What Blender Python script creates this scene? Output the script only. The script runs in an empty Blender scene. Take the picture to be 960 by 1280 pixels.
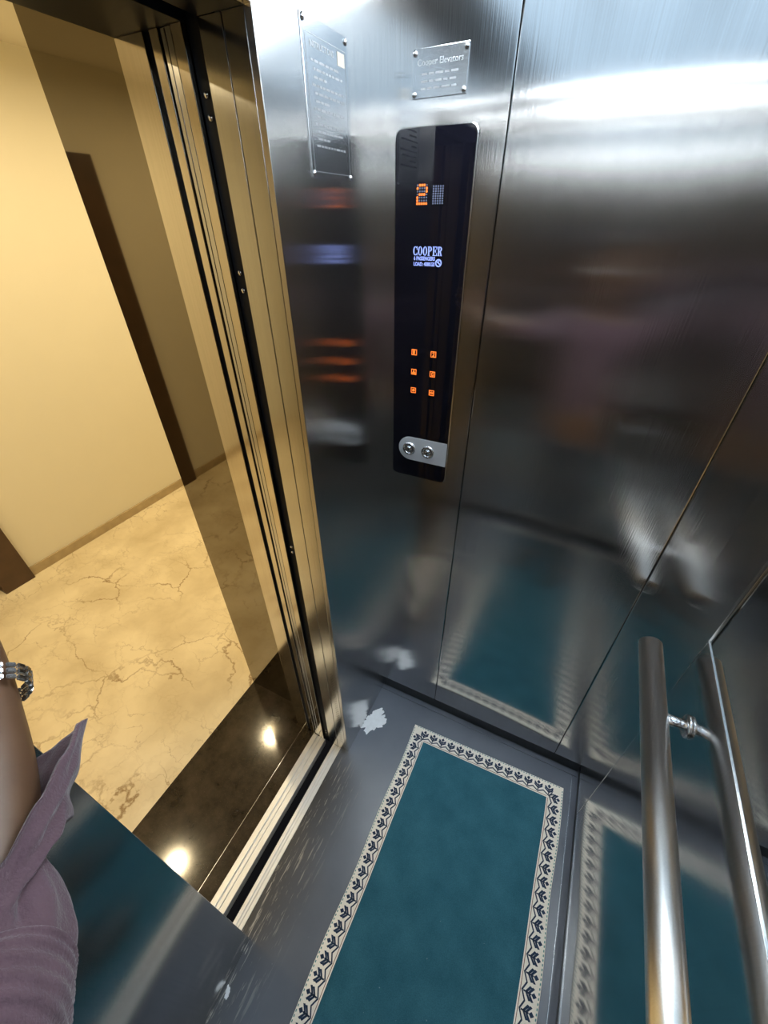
import bpy, bmesh, math, random
from mathutils import Vector, Matrix, noise
random.seed(7)
K = 1.2                       # plan units -> metres
SC = bpy.context.scene
COL = SC.collection
PI = math.pi

# ------------------------------------------------------------------ helpers
def link(o, parent=None):
    COL.objects.link(o)
    if parent is not None:
        o.parent = parent
    return o

def empty(name, loc, label=None, cat=None, group=None):
    o = bpy.data.objects.new(name, None)
    o.empty_display_size = .05
    o.location = loc
    link(o)
    tag(o, label, cat, group)
    return o

def tag(o, label=None, cat=None, group=None, kind=None):
    if label: o['label'] = label
    if cat: o['category'] = cat
    if group: o['group'] = group
    if kind: o['kind'] = kind
    return o

def obj(name, bm, mats, parent=None, smooth=False, origin=None):
    """bm holds world coordinates (metres); the mesh is made local to the parent or to origin"""
    me = bpy.data.meshes.new(name)
    off = Vector((0, 0, 0))
    if parent is not None:
        p = parent
        while p is not None:
            off += p.location
            p = p.parent
    if origin is not None:
        o_loc = Vector(origin) - off
    else:
        o_loc = Vector((0, 0, 0))
    bmesh.ops.translate(bm, verts=bm.verts, vec=-(off + o_loc))
    bm.normal_update()
    bm.to_mesh(me); bm.free()
    if not isinstance(mats, (list, tuple)): mats = [mats]
    for m in mats: me.materials.append(m)
    if smooth:
        for p in me.polygons: p.use_smooth = True
    o = bpy.data.objects.new(name, me)
    o.location = o_loc
    return link(o, parent)

def struct(name, bm, mats, smooth=False, parent=None, label=None):
    o = obj(name, bm, mats, parent, smooth)
    if parent is None: o['kind'] = 'structure'
    if label: o['label'] = label
    return o

def add_box(bm, a, b, bev=0.0, mi=0, k=K):
    x0, x1 = sorted((a[0]*k, b[0]*k)); y0, y1 = sorted((a[1]*k, b[1]*k)); z0, z1 = sorted((a[2]*k, b[2]*k))
    t = bmesh.new()
    bmesh.ops.create_cube(t, size=1)
    for v in t.verts:
        v.co = Vector((x0 + (v.co.x+.5)*(x1-x0), y0 + (v.co.y+.5)*(y1-y0), z0 + (v.co.z+.5)*(z1-z0)))
    if bev:
        bmesh.ops.bevel(t, geom=t.edges[:], offset=bev, segments=2, affect='EDGES', profile=.5)
    merge(bm, t, mi)

def merge(bm, t, mi=0, M=None):
    mp = {}
    for v in t.verts:
        mp[v] = bm.verts.new(M @ v.co if M is not None else v.co)
    for f in t.faces:
        try:
            nf = bm.faces.new([mp[v] for v in f.verts])
            nf.material_index = mi if mi is not None else f.material_index
            nf.smooth = f.smooth
        except ValueError:
            pass
    t.free()

def box(a, b, bev=0.0, k=K):
    bm = bmesh.new(); add_box(bm, a, b, bev, 0, k); return bm

def frame_basis(d):
    d = Vector(d).normalized()
    u = d.cross(Vector((0, 0, 1)))
    if u.length < 1e-4: u = d.cross(Vector((0, 1, 0)))
    u.normalize()
    return d, u, d.cross(u).normalized() * -1

def add_cyl(bm, p, q, r, seg=32, bev=0.0, mi=0, smooth=True, r2=None):
    p, q = Vector(p), Vector(q)
    d, u, w = frame_basis(q - p)
    r2 = r if r2 is None else r2
    L = (q-p).length
    prof = [(0, 0), (0, r-bev), (bev, r), (L-bev, r2), (L, r2-bev), (L, 0)] if bev else [(0, 0), (0, r), (L, r2), (L, 0)]
    lathe(bm, p, d, u, w, prof, seg, mi, smooth)

def lathe(bm, p, d, u, w, prof, seg=32, mi=0, smooth=True):
    rings = []
    for (h, r) in prof:
        if r < 1e-6:
            rings.append([bm.verts.new(p + d*h)])
        else:
            rings.append([bm.verts.new(p + d*h + (u*math.cos(2*PI*i/seg) + w*math.sin(2*PI*i/seg))*r) for i in range(seg)])
    for a, b in zip(rings, rings[1:]):
        for i in range(seg):
            j = (i+1) % seg
            if len(a) == 1 and len(b) == 1: continue
            if len(a) == 1: vs = (a[0], b[j], b[i])
            elif len(b) == 1: vs = (a[i], a[j], b[0])
            else: vs = (a[i], a[j], b[j], b[i])
            f = bm.faces.new(vs); f.material_index = mi; f.smooth = smooth
    bmesh.ops.recalc_face_normals(bm, faces=bm.faces)

def poly_prism(bm, pts, M, depth, mi=0):
    """2-D outline (ccw) in a plane given by matrix M (local x,y; z = outward), extruded to depth"""
    a = [bm.verts.new(M @ Vector((x, y, 0))) for x, y in pts]
    b = [bm.verts.new(M @ Vector((x, y, depth))) for x, y in pts]
    n = len(pts)
    fs = [bm.faces.new(a[::-1]), bm.faces.new(b)]
    for i in range(n):
        fs.append(bm.faces.new((a[i], a[(i+1) % n], b[(i+1) % n], b[i])))
    for f in fs: f.material_index = mi

def rrect(x0, y0, x1, y1, r, n=6, corners=(1, 1, 1, 1)):
    pts = []
    for k, (cx, cy, a0) in enumerate(((x1-r, y1-r, 0), (x0+r, y1-r, 90), (x0+r, y0+r, 180), (x1-r, y0+r, 270))):
        if corners[k]:
            for i in range(n+1):
                a = math.radians(a0 + 90*i/n)
                pts.append((cx + r*math.cos(a), cy + r*math.sin(a)))
        else:
            pts.append(((x1, y1), (x0, y1), (x0, y0), (x1, y0))[k])
    return pts

def plane_matrix(o, u, v):
    u, v = Vector(u).normalized(), Vector(v).normalized()
    n = u.cross(v)
    return Matrix(((u.x, v.x, n.x, o[0]), (u.y, v.y, n.y, o[1]), (u.z, v.z, n.z, o[2]), (0, 0, 0, 1)))

def text_bm(s, size, M, bold=0.0, mi=0, width=None, depth=.0004):
    cu = bpy.data.curves.new('txt', 'FONT')
    cu.body = s; cu.size = size; cu.offset = bold; cu.extrude = depth/2; cu.resolution_u = 3
    cu.align_x = 'LEFT'
    o = bpy.data.objects.new('txt', cu); COL.objects.link(o)
    bpy.context.view_layer.update()
    dg = bpy.context.evaluated_depsgraph_get()
    me = bpy.data.meshes.new_from_object(o.evaluated_get(dg))
    bpy.data.objects.remove(o); bpy.data.curves.remove(cu)
    t = bmesh.new(); t.from_mesh(me); bpy.data.meshes.remove(me)
    if width:
        xs = [v.co.x for v in t.verts]
        x0, x1 = min(xs), max(xs)
        for v in t.verts: v.co.x = (v.co.x-x0)*width/(x1-x0)
    for v in t.verts: v.co = M @ v.co
    for f in t.faces: f.material_index = mi
    return t

# ------------------------------------------------------------------ materials
def newmat(name):
    m = bpy.data.materials.new(name); m.use_nodes = True
    nt = m.node_tree; b = nt.nodes['Principled BSDF']
    return m, nt, b

def N(nt, typ, **kw):
    n = nt.nodes.new(typ)
    for k, v in kw.items():
        if k in n.inputs.keys() if isinstance(k, str) else False: n.inputs[k].default_value = v
        else: setattr(n, k, v)
    return n

def plain(name, col, rough=.5, metal=0.0, spec=.5, noise_amt=.0, nscale=40, emit=None, es=0.0, coat=0.0):
    m, nt, b = newmat(name)
    b.inputs['Base Color'].default_value = (*col, 1)
    b.inputs['Roughness'].default_value = rough
    b.inputs['Metallic'].default_value = metal
    b.inputs['Specular IOR Level'].default_value = spec
    b.inputs['Coat Weight'].default_value = coat
    b.inputs['Coat Roughness'].default_value = .03
    if emit:
        b.inputs['Emission Color'].default_value = (*emit, 1)
        b.inputs['Emission Strength'].default_value = es
    if noise_amt:
        tc = N(nt, 'ShaderNodeTexCoord'); nz = N(nt, 'ShaderNodeTexNoise')
        nz.inputs['Scale'].default_value = nscale; nz.inputs['Detail'].default_value = 5
        nt.links.new(tc.outputs['Object'], nz.inputs['Vector'])
        mx = N(nt, 'ShaderNodeMix', data_type='RGBA')
        mx.inputs[6].default_value = (*[c*(1-noise_amt) for c in col], 1)
        mx.inputs[7].default_value = (*[min(1, c*(1+noise_amt)) for c in col], 1)
        nt.links.new(nz.outputs['Fac'], mx.inputs[0]); nt.links.new(mx.outputs[2], b.inputs['Base Color'])
    return m

def steel(name, col=(.68, .67, .66), rough=.2, aniso=.97, groove=0.0, wave=.004, wscale=(1.6, 1.6, 1.2), seed=0.0, smudge=.03):
    """brushed stainless steel, vertical grain: reflections smear sideways; the thin sheet is slightly wavy"""
    m, nt, b = newmat(name); L = nt.links.new
    tc = N(nt, 'ShaderNodeTexCoord')
    mp = N(nt, 'ShaderNodeMapping'); L(tc.outputs['Object'], mp.inputs['Vector'])
    mp.inputs['Location'].default_value = (seed*3.1, seed*1.7, seed*.9)
    mp.inputs['Scale'].default_value = wscale
    n1 = N(nt, 'ShaderNodeTexNoise'); n1.inputs['Scale'].default_value = 1.0; n1.inputs['Detail'].default_value = 1.0
    L(mp.outputs['Vector'], n1.inputs['Vector'])
    bp = N(nt, 'ShaderNodeBump'); bp.inputs['Strength'].default_value = 1.0; bp.inputs['Distance'].default_value = wave
    L(n1.outputs['Fac'], bp.inputs['Height']); L(bp.outputs['Normal'], b.inputs['Normal'])
    # grain: fine vertical lines
    mg = N(nt, 'ShaderNodeMapping'); L(tc.outputs['Object'], mg.inputs['Vector']); mg.inputs['Scale'].default_value = (420, 420, 3)
    ng = N(nt, 'ShaderNodeTexNoise'); ng.inputs['Scale'].default_value = 1.0; ng.inputs['Detail'].default_value = 2
    L(mg.outputs['Vector'], ng.inputs['Vector'])
    mx = N(nt, 'ShaderNodeMix', data_type='RGBA')
    mx.inputs[6].default_value = (*[c*.90 for c in col], 1); mx.inputs[7].default_value = (*[min(1, c*1.08) for c in col], 1)
    L(ng.outputs['Fac'], mx.inputs[0]); L(mx.outputs[2], b.inputs['Base Color'])
    if groove:
        b2_ = N(nt, 'ShaderNodeBump'); b2_.inputs['Strength'].default_value = 1.0; b2_.inputs['Distance'].default_value = groove
        L(ng.outputs['Fac'], b2_.inputs['Height']); L(bp.outputs['Normal'], b2_.inputs['Normal']); L(b2_.outputs['Normal'], b.inputs['Normal'])
    # smudges
    ns = N(nt, 'ShaderNodeTexNoise'); ns.inputs['Scale'].default_value = 9; ns.inputs['Detail'].default_value = 6
    L(tc.outputs['Object'], ns.inputs['Vector'])
    mr = N(nt, 'ShaderNodeMapRange'); mr.inputs['From Min'].default_value = .30; mr.inputs['From Max'].default_value = .85
    mr.inputs['To Min'].default_value = rough; mr.inputs['To Max'].default_value = rough + smudge
    L(ns.outputs['Fac'], mr.inputs['Value']); L(mr.outputs['Result'], b.inputs['Roughness'])
    b.inputs['Metallic'].default_value = 1.0
    b.inputs['Anisotropic'].default_value = aniso
    tg = N(nt, 'ShaderNodeTangent', direction_type='RADIAL', axis='Z')
    L(tg.outputs['Tangent'], b.inputs['Tangent'])
    return m

M = {}
M['steel_front'] = steel('steel_front', seed=1.3, rough=.12, groove=.00011, wave=.017)
M['steel_right'] = steel('steel_right', seed=4.2, rough=.10, wave=.005)
M['steel_left'] = steel('steel_left', seed=2.4, rough=.17, wave=.008)
M['steel_back'] = steel('steel_back', seed=6.1, rough=.2, wave=.010)
M['steel_jamb'] = steel('steel_jamb', col=(.60, .61, .62), seed=3.0, rough=.16, aniso=.6, wave=.002)
M['steel_frame'] = steel('steel_frame', col=(.66, .62, .55), seed=3.7, rough=.10, aniso=.3, wave=.002)
M['portal'] = plain('portal', (.25, .225, .18), rough=.03, metal=1.0)
M['chrome'] = plain('chrome', (.75, .75, .76), rough=.16, metal=1.0)
M['satin'] = steel('satin', col=(.88, .87, .85), rough=.30, aniso=.0, wave=.0, smudge=.01)
M['mirror'] = plain('mirror', (.62, .64, .64), rough=.02, metal=1.0)
M['trimsteel'] = plain('trimsteel', (.75, .75, .75), rough=.18, metal=1.0)
M['black'] = plain('black', (.006, .007, .010), rough=.5, spec=.2)
M['kick'] = plain('kick', (.010, .012, .016), rough=.35)
M['plate'] = plain('plate', (.60, .62, .64), rough=.22, metal=1.0)
M['engrave'] = plain('engrave', (.18, .19, .20), rough=.5, metal=.6)
M['cop_glass'] = plain('cop_glass', (.004, .004, .007), rough=.035, spec=.6)
M['orange'] = plain('orange', (.05, .01, .0), emit=(1.0, .20, .03), es=1.8)
M['orange_core'] = plain('orange_core', (.05, .01, .0), emit=(1.0, .21, .03), es=1.7)
M['ledoff'] = plain('ledoff', (.10, .11, .17), rough=.5)
M['bluewhite'] = plain('bluewhite', (.05, .05, .1), emit=(.30, .41, 1.0), es=1.25)
M['alu_plate'] = plain('alu_plate', (.60, .62, .65), rough=.45, metal=.4)
M['lamp'] = plain('lamp', (.8, .8, .8), emit=(.86, .945, 1.0), es=118)
M['lamp_soft'] = plain('lamp_soft', (.8, .8, .8), emit=(.86, .945, 1.0), es=22)
M['panel'] = plain('panel', (.3, .3, .3), rough=.4, emit=(.54, .77, 1.0), es=1.25)
M['lamp_housing'] = plain('lamp_housing', (.5, .52, .55), rough=.35, metal=.8)
M['warm'] = plain('warm', (.8, .8, .8), emit=(1.0, .795, .46), es=800)
M['paint'] = plain('paint', (.74, .70, .58), rough=.7, noise_amt=.02, nscale=6)
M['ceilpaint'] = plain('ceilpaint', (.70, .66, .56), rough=.8)
M['wood'] = plain('wood', (.070, .038, .021), rough=.4, noise_amt=.35, nscale=14)
M['skirtstone'] = plain('skirtstone', (.42, .33, .20), rough=.25, noise_amt=.35, nscale=14)
M['alu'] = plain('alu', (.78, .79, .80), rough=.4, metal=.55, noise_amt=.1, nscale=30)
M['plaster'] = plain('plaster', (.80, .83, .86), rough=.9, noise_amt=.12, nscale=50)
M['ceil_steel'] = plain('ceil_steel', (.22, .23, .25), rough=.3, metal=1.0)

def marble():
    m, nt, b = newmat('marble'); L = nt.links.new
    tc = N(nt, 'ShaderNodeTexCoord')
    def warp(scale, amt):
        nz = N(nt, 'ShaderNodeTexNoise'); nz.inputs['Scale'].default_value = scale; nz.inputs['Detail'].default_value = 6; nz.inputs['Roughness'].default_value = .6
        L(tc.outputs['Object'], nz.inputs['Vector'])
        s = N(nt, 'ShaderNodeVectorMath', operation='SUBTRACT'); s.inputs[1].default_value = (.5, .5, .5); L(nz.outputs['Color'], s.inputs[0])
        k = N(nt, 'ShaderNodeVectorMath', operation='SCALE'); k.inputs['Scale'].default_value = amt; L(s.outputs[0], k.inputs[0])
        a = N(nt, 'ShaderNodeVectorMath', operation='ADD'); L(tc.outputs['Object'], a.inputs[0]); L(k.outputs[0], a.inputs[1])
        return a.outputs[0]
    def veins(scale, amt, wsc, width, rot, sc, maskscale):
        mp = N(nt, 'ShaderNodeMapping'); mp.inputs['Rotation'].default_value = (0, 0, rot); mp.inputs['Scale'].default_value = sc
        L(warp(wsc, amt), mp.inputs['Vector'])
        v = N(nt, 'ShaderNodeTexVoronoi', feature='DISTANCE_TO_EDGE'); v.inputs['Scale'].default_value = scale
        L(mp.outputs['Vector'], v.inputs['Vector'])
        r = N(nt, 'ShaderNodeMapRange'); r.inputs['From Min'].default_value = 0; r.inputs['From Max'].default_value = width
        r.inputs['To Min'].default_value = 1; r.inputs['To Max'].default_value = 0; L(v.outputs['Distance'], r.inputs['Value'])
        nm = N(nt, 'ShaderNodeTexNoise'); nm.inputs['Scale'].default_value = maskscale; nm.inputs['Detail'].default_value = 3
        L(tc.outputs['Object'], nm.inputs['Vector'])
        r2 = N(nt, 'ShaderNodeMapRange'); r2.inputs['From Min'].default_value = .44; r2.inputs['From Max'].default_value = .62
        L(nm.outputs['Fac'], r2.inputs['Value'])
        mu = N(nt, 'ShaderNodeMath', operation='MULTIPLY'); L(r.outputs['Result'], mu.inputs[0]); L(r2.outputs['Result'], mu.inputs[1])
        return mu.outputs[0]
    v1 = veins(2.3, .35, 3.0, .016, .6, (1.0, 1.7, 1), 2.2)
    v2 = veins(4.6, .28, 5.0, .020, -.5, (1.0, 2.0, 1), 3.1)
    v3 = veins(9.0, .18, 8.0, .05, .9, (1.0, 1.6, 1), 4.0)
    mul = N(nt, 'ShaderNodeMath', operation='MULTIPLY'); mul.inputs[1].default_value = .55; L(v2, mul.inputs[0])
    mx1 = N(nt, 'ShaderNodeMath', operation='MAXIMUM'); L(v1, mx1.inputs[0]); L(mul.outputs[0], mx1.inputs[1])
    mul3 = N(nt, 'ShaderNodeMath', operation='MULTIPLY'); mul3.inputs[1].default_value = .16; L(v3, mul3.inputs[0])
    mx2 = N(nt, 'ShaderNodeMath', operation='MAXIMUM'); L(mx1.outputs[0], mx2.inputs[0]); L(mul3.outputs[0], mx2.inputs[1])
    cl = N(nt, 'ShaderNodeTexNoise'); cl.inputs['Scale'].default_value = 3.0; cl.inputs['Detail'].default_value = 7; L(warp(2.0, .3), cl.inputs['Vector'])
    base = N(nt, 'ShaderNodeMix', data_type='RGBA'); base.inputs[6].default_value = (.58, .48, .31, 1); base.inputs[7].default_value = (.80, .70, .50, 1)
    cr = N(nt, 'ShaderNodeMapRange'); cr.inputs['From Min'].default_value = .3; cr.inputs['From Max'].default_value = .6; L(cl.outputs['Fac'], cr.inputs['Value'])
    L(cr.outputs['Result'], base.inputs[0])
    fin = N(nt, 'ShaderNodeMix', data_type='RGBA'); L(base.outputs[2], fin.inputs[6]); fin.inputs[7].default_value = (.23, .13, .05, 1)
    k8 = N(nt, 'ShaderNodeMath', operation='MULTIPLY'); k8.inputs[1].default_value = .85; L(mx2.outputs[0], k8.inputs[0])
    L(k8.outputs[0], fin.inputs[0]); L(fin.outputs[2], b.inputs['Base Color'])
    b.inputs['Roughness'].default_value = .22
    b.inputs['Specular IOR Level'].default_value = .3
    return m
M['marble'] = marble()

def granite():
    m, nt, b = newmat('granite'); L = nt.links.new
    tc = N(nt, 'ShaderNodeTexCoord')
    n1 = N(nt, 'ShaderNodeTexNoise'); n1.inputs['Scale'].default_value = 9; n1.inputs['Detail'].default_value = 8; n1.inputs['Roughness'].default_value = .7
    L(tc.outputs['Object'], n1.inputs['Vector'])
    r = N(nt, 'ShaderNodeValToRGB'); r.color_ramp.elements[0].position = .36; r.color_ramp.elements[1].position = .68
    r.color_ramp.elements[0].color = (.014, .010, .007, 1); r.color_ramp.elements[1].color = (.055, .042, .030, 1)
    L(n1.outputs['Fac'], r.inputs['Fac'])
    n2 = N(nt, 'ShaderNodeTexNoise'); n2.inputs['Scale'].default_value = 260; n2.inputs['Detail'].default_value = 2
    L(tc.outputs['Object'], n2.inputs['Vector'])
    r2 = N(nt, 'ShaderNodeMapRange'); r2.inputs['From Min'].default_value = .62; r2.inputs['From Max'].default_value = .75; r2.inputs['To Max'].default_value = .25
    L(n2.outputs['Fac'], r2.inputs['Value'])
    mx = N(nt, 'ShaderNodeMix', data_type='RGBA'); L(r2.outputs['Result'], mx.inputs[0]); L(r.outputs['Color'], mx.inputs[6]); mx.inputs[7].default_value = (.20, .16, .12, 1)
    L(mx.outputs[2], b.inputs['Base Color'])
    b.inputs['Roughness'].default_value = .10
    return m
M['granite'] = granite()

def vinyl():
    """dark blue grey sheet flooring, scuffed and scratched towards the door"""
    m, nt, b = newmat('vinyl'); L = nt.links.new
    tc = N(nt, 'ShaderNodeTexCoord')
    n1 = N(nt, 'ShaderNodeTexNoise'); n1.inputs['Scale'].default_value = 6; n1.inputs['Detail'].default_value = 7
    L(tc.outputs['Object'], n1.inputs['Vector'])
    base = N(nt, 'ShaderNodeMix', data_type='RGBA'); base.inputs[6].default_value = (.056, .066, .086, 1); base.inputs[7].default_value = (.104, .120, .150, 1)
    L(n1.outputs['Fac'], base.inputs[0])
    sx = N(nt, 'ShaderNodeSeparateXYZ'); L(tc.outputs['Object'], sx.inputs[0])
    near = N(nt, 'ShaderNodeMapRange'); near.inputs['From Min'].default_value = -.52; near.inputs['From Max'].default_value = -.36
    near.inputs['To Min'].default_value = 1; near.inputs['To Max'].default_value = 0; L(sx.outputs['X'], near.inputs['Value'])
    iny = N(nt, 'ShaderNodeMapRange'); iny.inputs['From Min'].default_value = .60; iny.inputs['From Max'].default_value = .5; L(sx.outputs['Y'], iny.inputs['Value'])
    nm = N(nt, 'ShaderNodeMath', operation='MULTIPLY'); L(near.outputs['Result'], nm.inputs[0]); L(iny.outputs['Result'], nm.inputs[1])
    def scr(rot, sc, lo, hi, seed):
        mp = N(nt, 'ShaderNodeMapping'); mp.inputs['Rotation'].default_value = (0, 0, rot); mp.inputs['Scale'].default_value = sc; mp.inputs['Location'].default_value = (seed, seed*.7, 0)
        L(tc.outputs['Object'], mp.inputs['Vector'])
        nz = N(nt, 'ShaderNodeTexNoise'); nz.inputs['Scale'].default_value = 1; nz.inputs['Detail'].default_value = 4; nz.inputs['Roughness'].default_value = .65
        L(mp.outputs['Vector'], nz.inputs['Vector'])
        rr = N(nt, 'ShaderNodeMapRange'); rr.inputs['From Min'].default_value = lo; rr.inputs['From Max'].default_value = hi; L(nz.outputs['Fac'], rr.inputs['Value'])
        return rr.outputs['Result']
    s1 = scr(-.16, (95, 7, 1), .57, .64, 1.1); s2 = scr(.35, (110, 14, 1), .61, .68, 5.2); s3 = scr(0, (60, 60, 1), .72, .76, 2.0)
    mxa = N(nt, 'ShaderNodeMath', operation='MAXIMUM'); L(s1, mxa.inputs[0]); L(s2, mxa.inputs[1])
    gate = N(nt, 'ShaderNodeMath', operation='MULTIPLY'); L(mxa.outputs[0], gate.inputs[0]); L(nm.outputs[0], gate.inputs[1])
    k3 = N(nt, 'ShaderNodeMath', operation='MULTIPLY'); L(s3, k3.inputs[0]); k3.inputs[1].default_value = .35
    allm = N(nt, 'ShaderNodeMath', operation='MAXIMUM'); L(gate.outputs[0], allm.inputs[0]); L(k3.outputs[0], allm.inputs[1])
    worn = N(nt, 'ShaderNodeMix', data_type='RGBA'); L(nm.outputs[0], worn.inputs[0]); L(base.outputs[2], worn.inputs[6]); worn.inputs[7].default_value = (.045, .045, .047, 1)
    fin = N(nt, 'ShaderNodeMix', data_type='RGBA'); L(allm.outputs[0], fin.inputs[0]); L(worn.outputs[2], fin.inputs[6]); fin.inputs[7].default_value = (.42, .40, .36, 1)
    L(fin.outputs[2], b.inputs['Base Color'])
    b.inputs['Roughness'].default_value = .30
    return m
M['vinyl'] = vinyl()

def pile():
    m, nt, b = newmat('pile'); L = nt.links.new
    tc = N(nt, 'ShaderNodeTexCoord')
    n1 = N(nt, 'ShaderNodeTexNoise'); n1.inputs['Scale'].default_value = 420; n1.inputs['Detail'].default_value = 3; L(tc.outputs['Object'], n1.inputs['Vector'])
    n2 = N(nt, 'ShaderNodeTexNoise'); n2.inputs['Scale'].default_value = 11; n2.inputs['Detail'].default_value = 6; L(tc.outputs['Object'], n2.inputs['Vector'])
    ad = N(nt, 'ShaderNodeMath', operation='ADD'); L(n1.outputs['Fac'], ad.inputs[0]); L(n2.outputs['Fac'], ad.inputs[1])
    mr = N(nt, 'ShaderNodeMapRange'); mr.inputs['From Min'].default_value = .7; mr.inputs['From Max'].default_value = 1.35; L(ad.outputs[0], mr.inputs['Value'])
    mx = N(nt, 'ShaderNodeMix', data_type='RGBA'); mx.inputs[6].default_value = (.013, .064, .094, 1); mx.inputs[7].default_value = (.034, .120, .162, 1)
    L(mr.outputs['Result'], mx.inputs[0])
    n3 = N(nt, 'ShaderNodeTexNoise'); n3.inputs['Scale'].default_value = 75; n3.inputs['Detail'].default_value = 2; L(tc.outputs['Object'], n3.inputs['Vector'])
    lint = N(nt, 'ShaderNodeMapRange'); lint.inputs['From Min'].default_value = .765; lint.inputs['From Max'].default_value = .80; lint.inputs['To Max'].default_value = .35; L(n3.outputs['Fac'], lint.inputs['Value'])
    m2 = N(nt, 'ShaderNodeMix', data_type='RGBA'); L(lint.outputs['Result'], m2.inputs[0]); L(mx.outputs[2], m2.inputs[6]); m2.inputs[7].default_value = (.35, .40, .42, 1)
    L(m2.outputs[2], b.inputs['Base Color'])
    bp = N(nt, 'ShaderNodeBump'); bp.inputs['Distance'].default_value = .002; bp.inputs['Strength'].default_value = .6; L(n1.outputs['Fac'], bp.inputs['Height']); L(bp.outputs['Normal'], b.inputs['Normal'])
    b.inputs['Roughness'].default_value = 1.0; b.inputs['Specular IOR Level'].default_value = .1
    b.inputs['Sheen Weight'].default_value = .25; b.inputs['Sheen Tint'].default_value = (.4, .75, .85, 1)
    return m
M['pile'] = pile()
M['cream'] = plain('cream', (.80, .76, .68), rough=1.0, spec=.1, noise_amt=.12, nscale=300)
M['navy'] = plain('navy', (.020, .036, .070), rough=1.0, spec=.1)
M['rose'] = plain('rose', (.23, .12, .10), rough=1.0, spec=.1)
M['tealdot'] = plain('tealdot', (.10, .24, .24), rough=1.0, spec=.1)

def skinmat():
    m, nt, b = newmat('skin'); L = nt.links.new
    tc = N(nt, 'ShaderNodeTexCoord')
    n = N(nt, 'ShaderNodeTexNoise'); n.inputs['Scale'].default_value = 45; n.inputs['Detail'].default_value = 6; L(tc.outputs['Object'], n.inputs['Vector'])
    mx = N(nt, 'ShaderNodeMix', data_type='RGBA'); mx.inputs[6].default_value = (.090, .044, .022, 1); mx.inputs[7].default_value = (.140, .073, .038, 1)
    L(n.outputs['Fac'], mx.inputs[0]); L(mx.outputs[2], b.inputs['Base Color'])
    bp = N(nt, 'ShaderNodeBump'); bp.inputs['Distance'].default_value = .001; bp.inputs['Strength'].default_value = .4; L(n.outputs['Fac'], bp.inputs['Height']); L(bp.outputs['Normal'], b.inputs['Normal'])
    b.inputs['Roughness'].default_value = .5
    b.inputs['Subsurface Weight'].default_value = .08; b.inputs['Subsurface Radius'].default_value = (.01, .004, .002)
    return m
M['skin'] = skinmat()

def knit(name, col, rib=False):
    m, nt, b = newmat(name); L = nt.links.new
    tc = N(nt, 'ShaderNodeTexCoord')
    n = N(nt, 'ShaderNodeTexNoise'); n.inputs['Scale'].default_value = 500; n.inputs['Detail'].default_value = 2; L(tc.outputs['Object'], n.inputs['Vector'])
    n2 = N(nt, 'ShaderNodeTexNoise'); n2.inputs['Scale'].default_value = 30; n2.inputs['Detail'].default_value = 5; L(tc.outputs['Object'], n2.inputs['Vector'])
    mx = N(nt, 'ShaderNodeMix', data_type='RGBA'); mx.inputs[6].default_value = (*[c*.78 for c in col], 1); mx.inputs[7].default_value = (*[c*1.2 for c in col], 1)
    L(n2.outputs['Fac'], mx.inputs[0]); L(mx.outputs[2], b.inputs['Base Color'])
    bp = N(nt, 'ShaderNodeBump'); bp.inputs['Distance'].default_value = .0012; bp.inputs['Strength'].default_value = .7
    L(n.outputs['Fac'], bp.inputs['Height']); L(bp.outputs['Normal'], b.inputs['Normal'])
    b.inputs['Roughness'].default_value = 1.0; b.inputs['Specular IOR Level'].default_value = .1
    b.inputs['Sheen Weight'].default_value = .3
    return m
M['knit'] = knit('knit', (.100, .060, .074))
M['trousers'] = knit('trousers', (.022, .023, .028))
M['shoe'] = plain('shoe', (.03, .02, .015), rough=.4)
M['hair'] = plain('hair', (.012, .010, .009), rough=.5, noise_amt=.5, nscale=120)
M['eyewhite'] = plain('eyewhite', (.7, .68, .65), rough=.2)
M['lips'] = plain('lips', (.20, .075, .06), rough=.4)
M['watch'] = plain('watch', (.70, .70, .70), rough=.2, metal=1.0)
M['dial'] = plain('dial', (.02, .03, .05), rough=.2)

# ------------------------------------------------------------------ plan (units of K metres)
XL, XR, YF, YB = -.402, .317, .791, -.50        # lift car inside
ZC = 1.80                                      # car ceiling
YJ, YN = .513, .012                            # far and near side of the doorway
ZH = 1.678                                     # underside of header
XO, XP = -.616, -.877                          # frame outer edge, portal outer edge
YP, YPN = .573, -.050                          # portal reveals
XW = -2.325                                    # landing far wall
ZLC = 2.055                                    # landing ceiling
T = .012

# ------------------------------------------------------------------ lift car shell
bm = box((-.432, YB-.02, -.03), (XR+.02, YF+.02, 0))
fl = struct('floor', bm, M['vinyl'])
bm = bmesh.new()      # joints of the sheet flooring
add_box(bm, (-.4035, YB, 0), (-.4020, YN, .0006)); add_box(bm, (-.4035, YJ, 0), (-.4020, YF, .0006))
add_box(bm, (-.402, .777, 0), (XR, .7785, .0008)); add_box(bm, (.3035, YB, 0), (.3045, .777, .0006))
obj('floor_joint', bm, M['plate'], fl)

bm = box((XL-.02, YF+.022, 0), (XR+.02, YF+.03, ZC))
wf = struct('wall_front', bm, M['black'])
xs = (XL-.004, -.1905, .2325, XR+.004)
for a, b in zip(xs, xs[1:]):
    obj('panel', box((a+.0006, YF, .058), (b-.0006, YF+.02, ZC), .0022), M['steel_front'], wf)
obj('kick_plate', box((XL, YF+.006, 0), (XR, YF+.02, .058)), M['kick'], wf)

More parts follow.
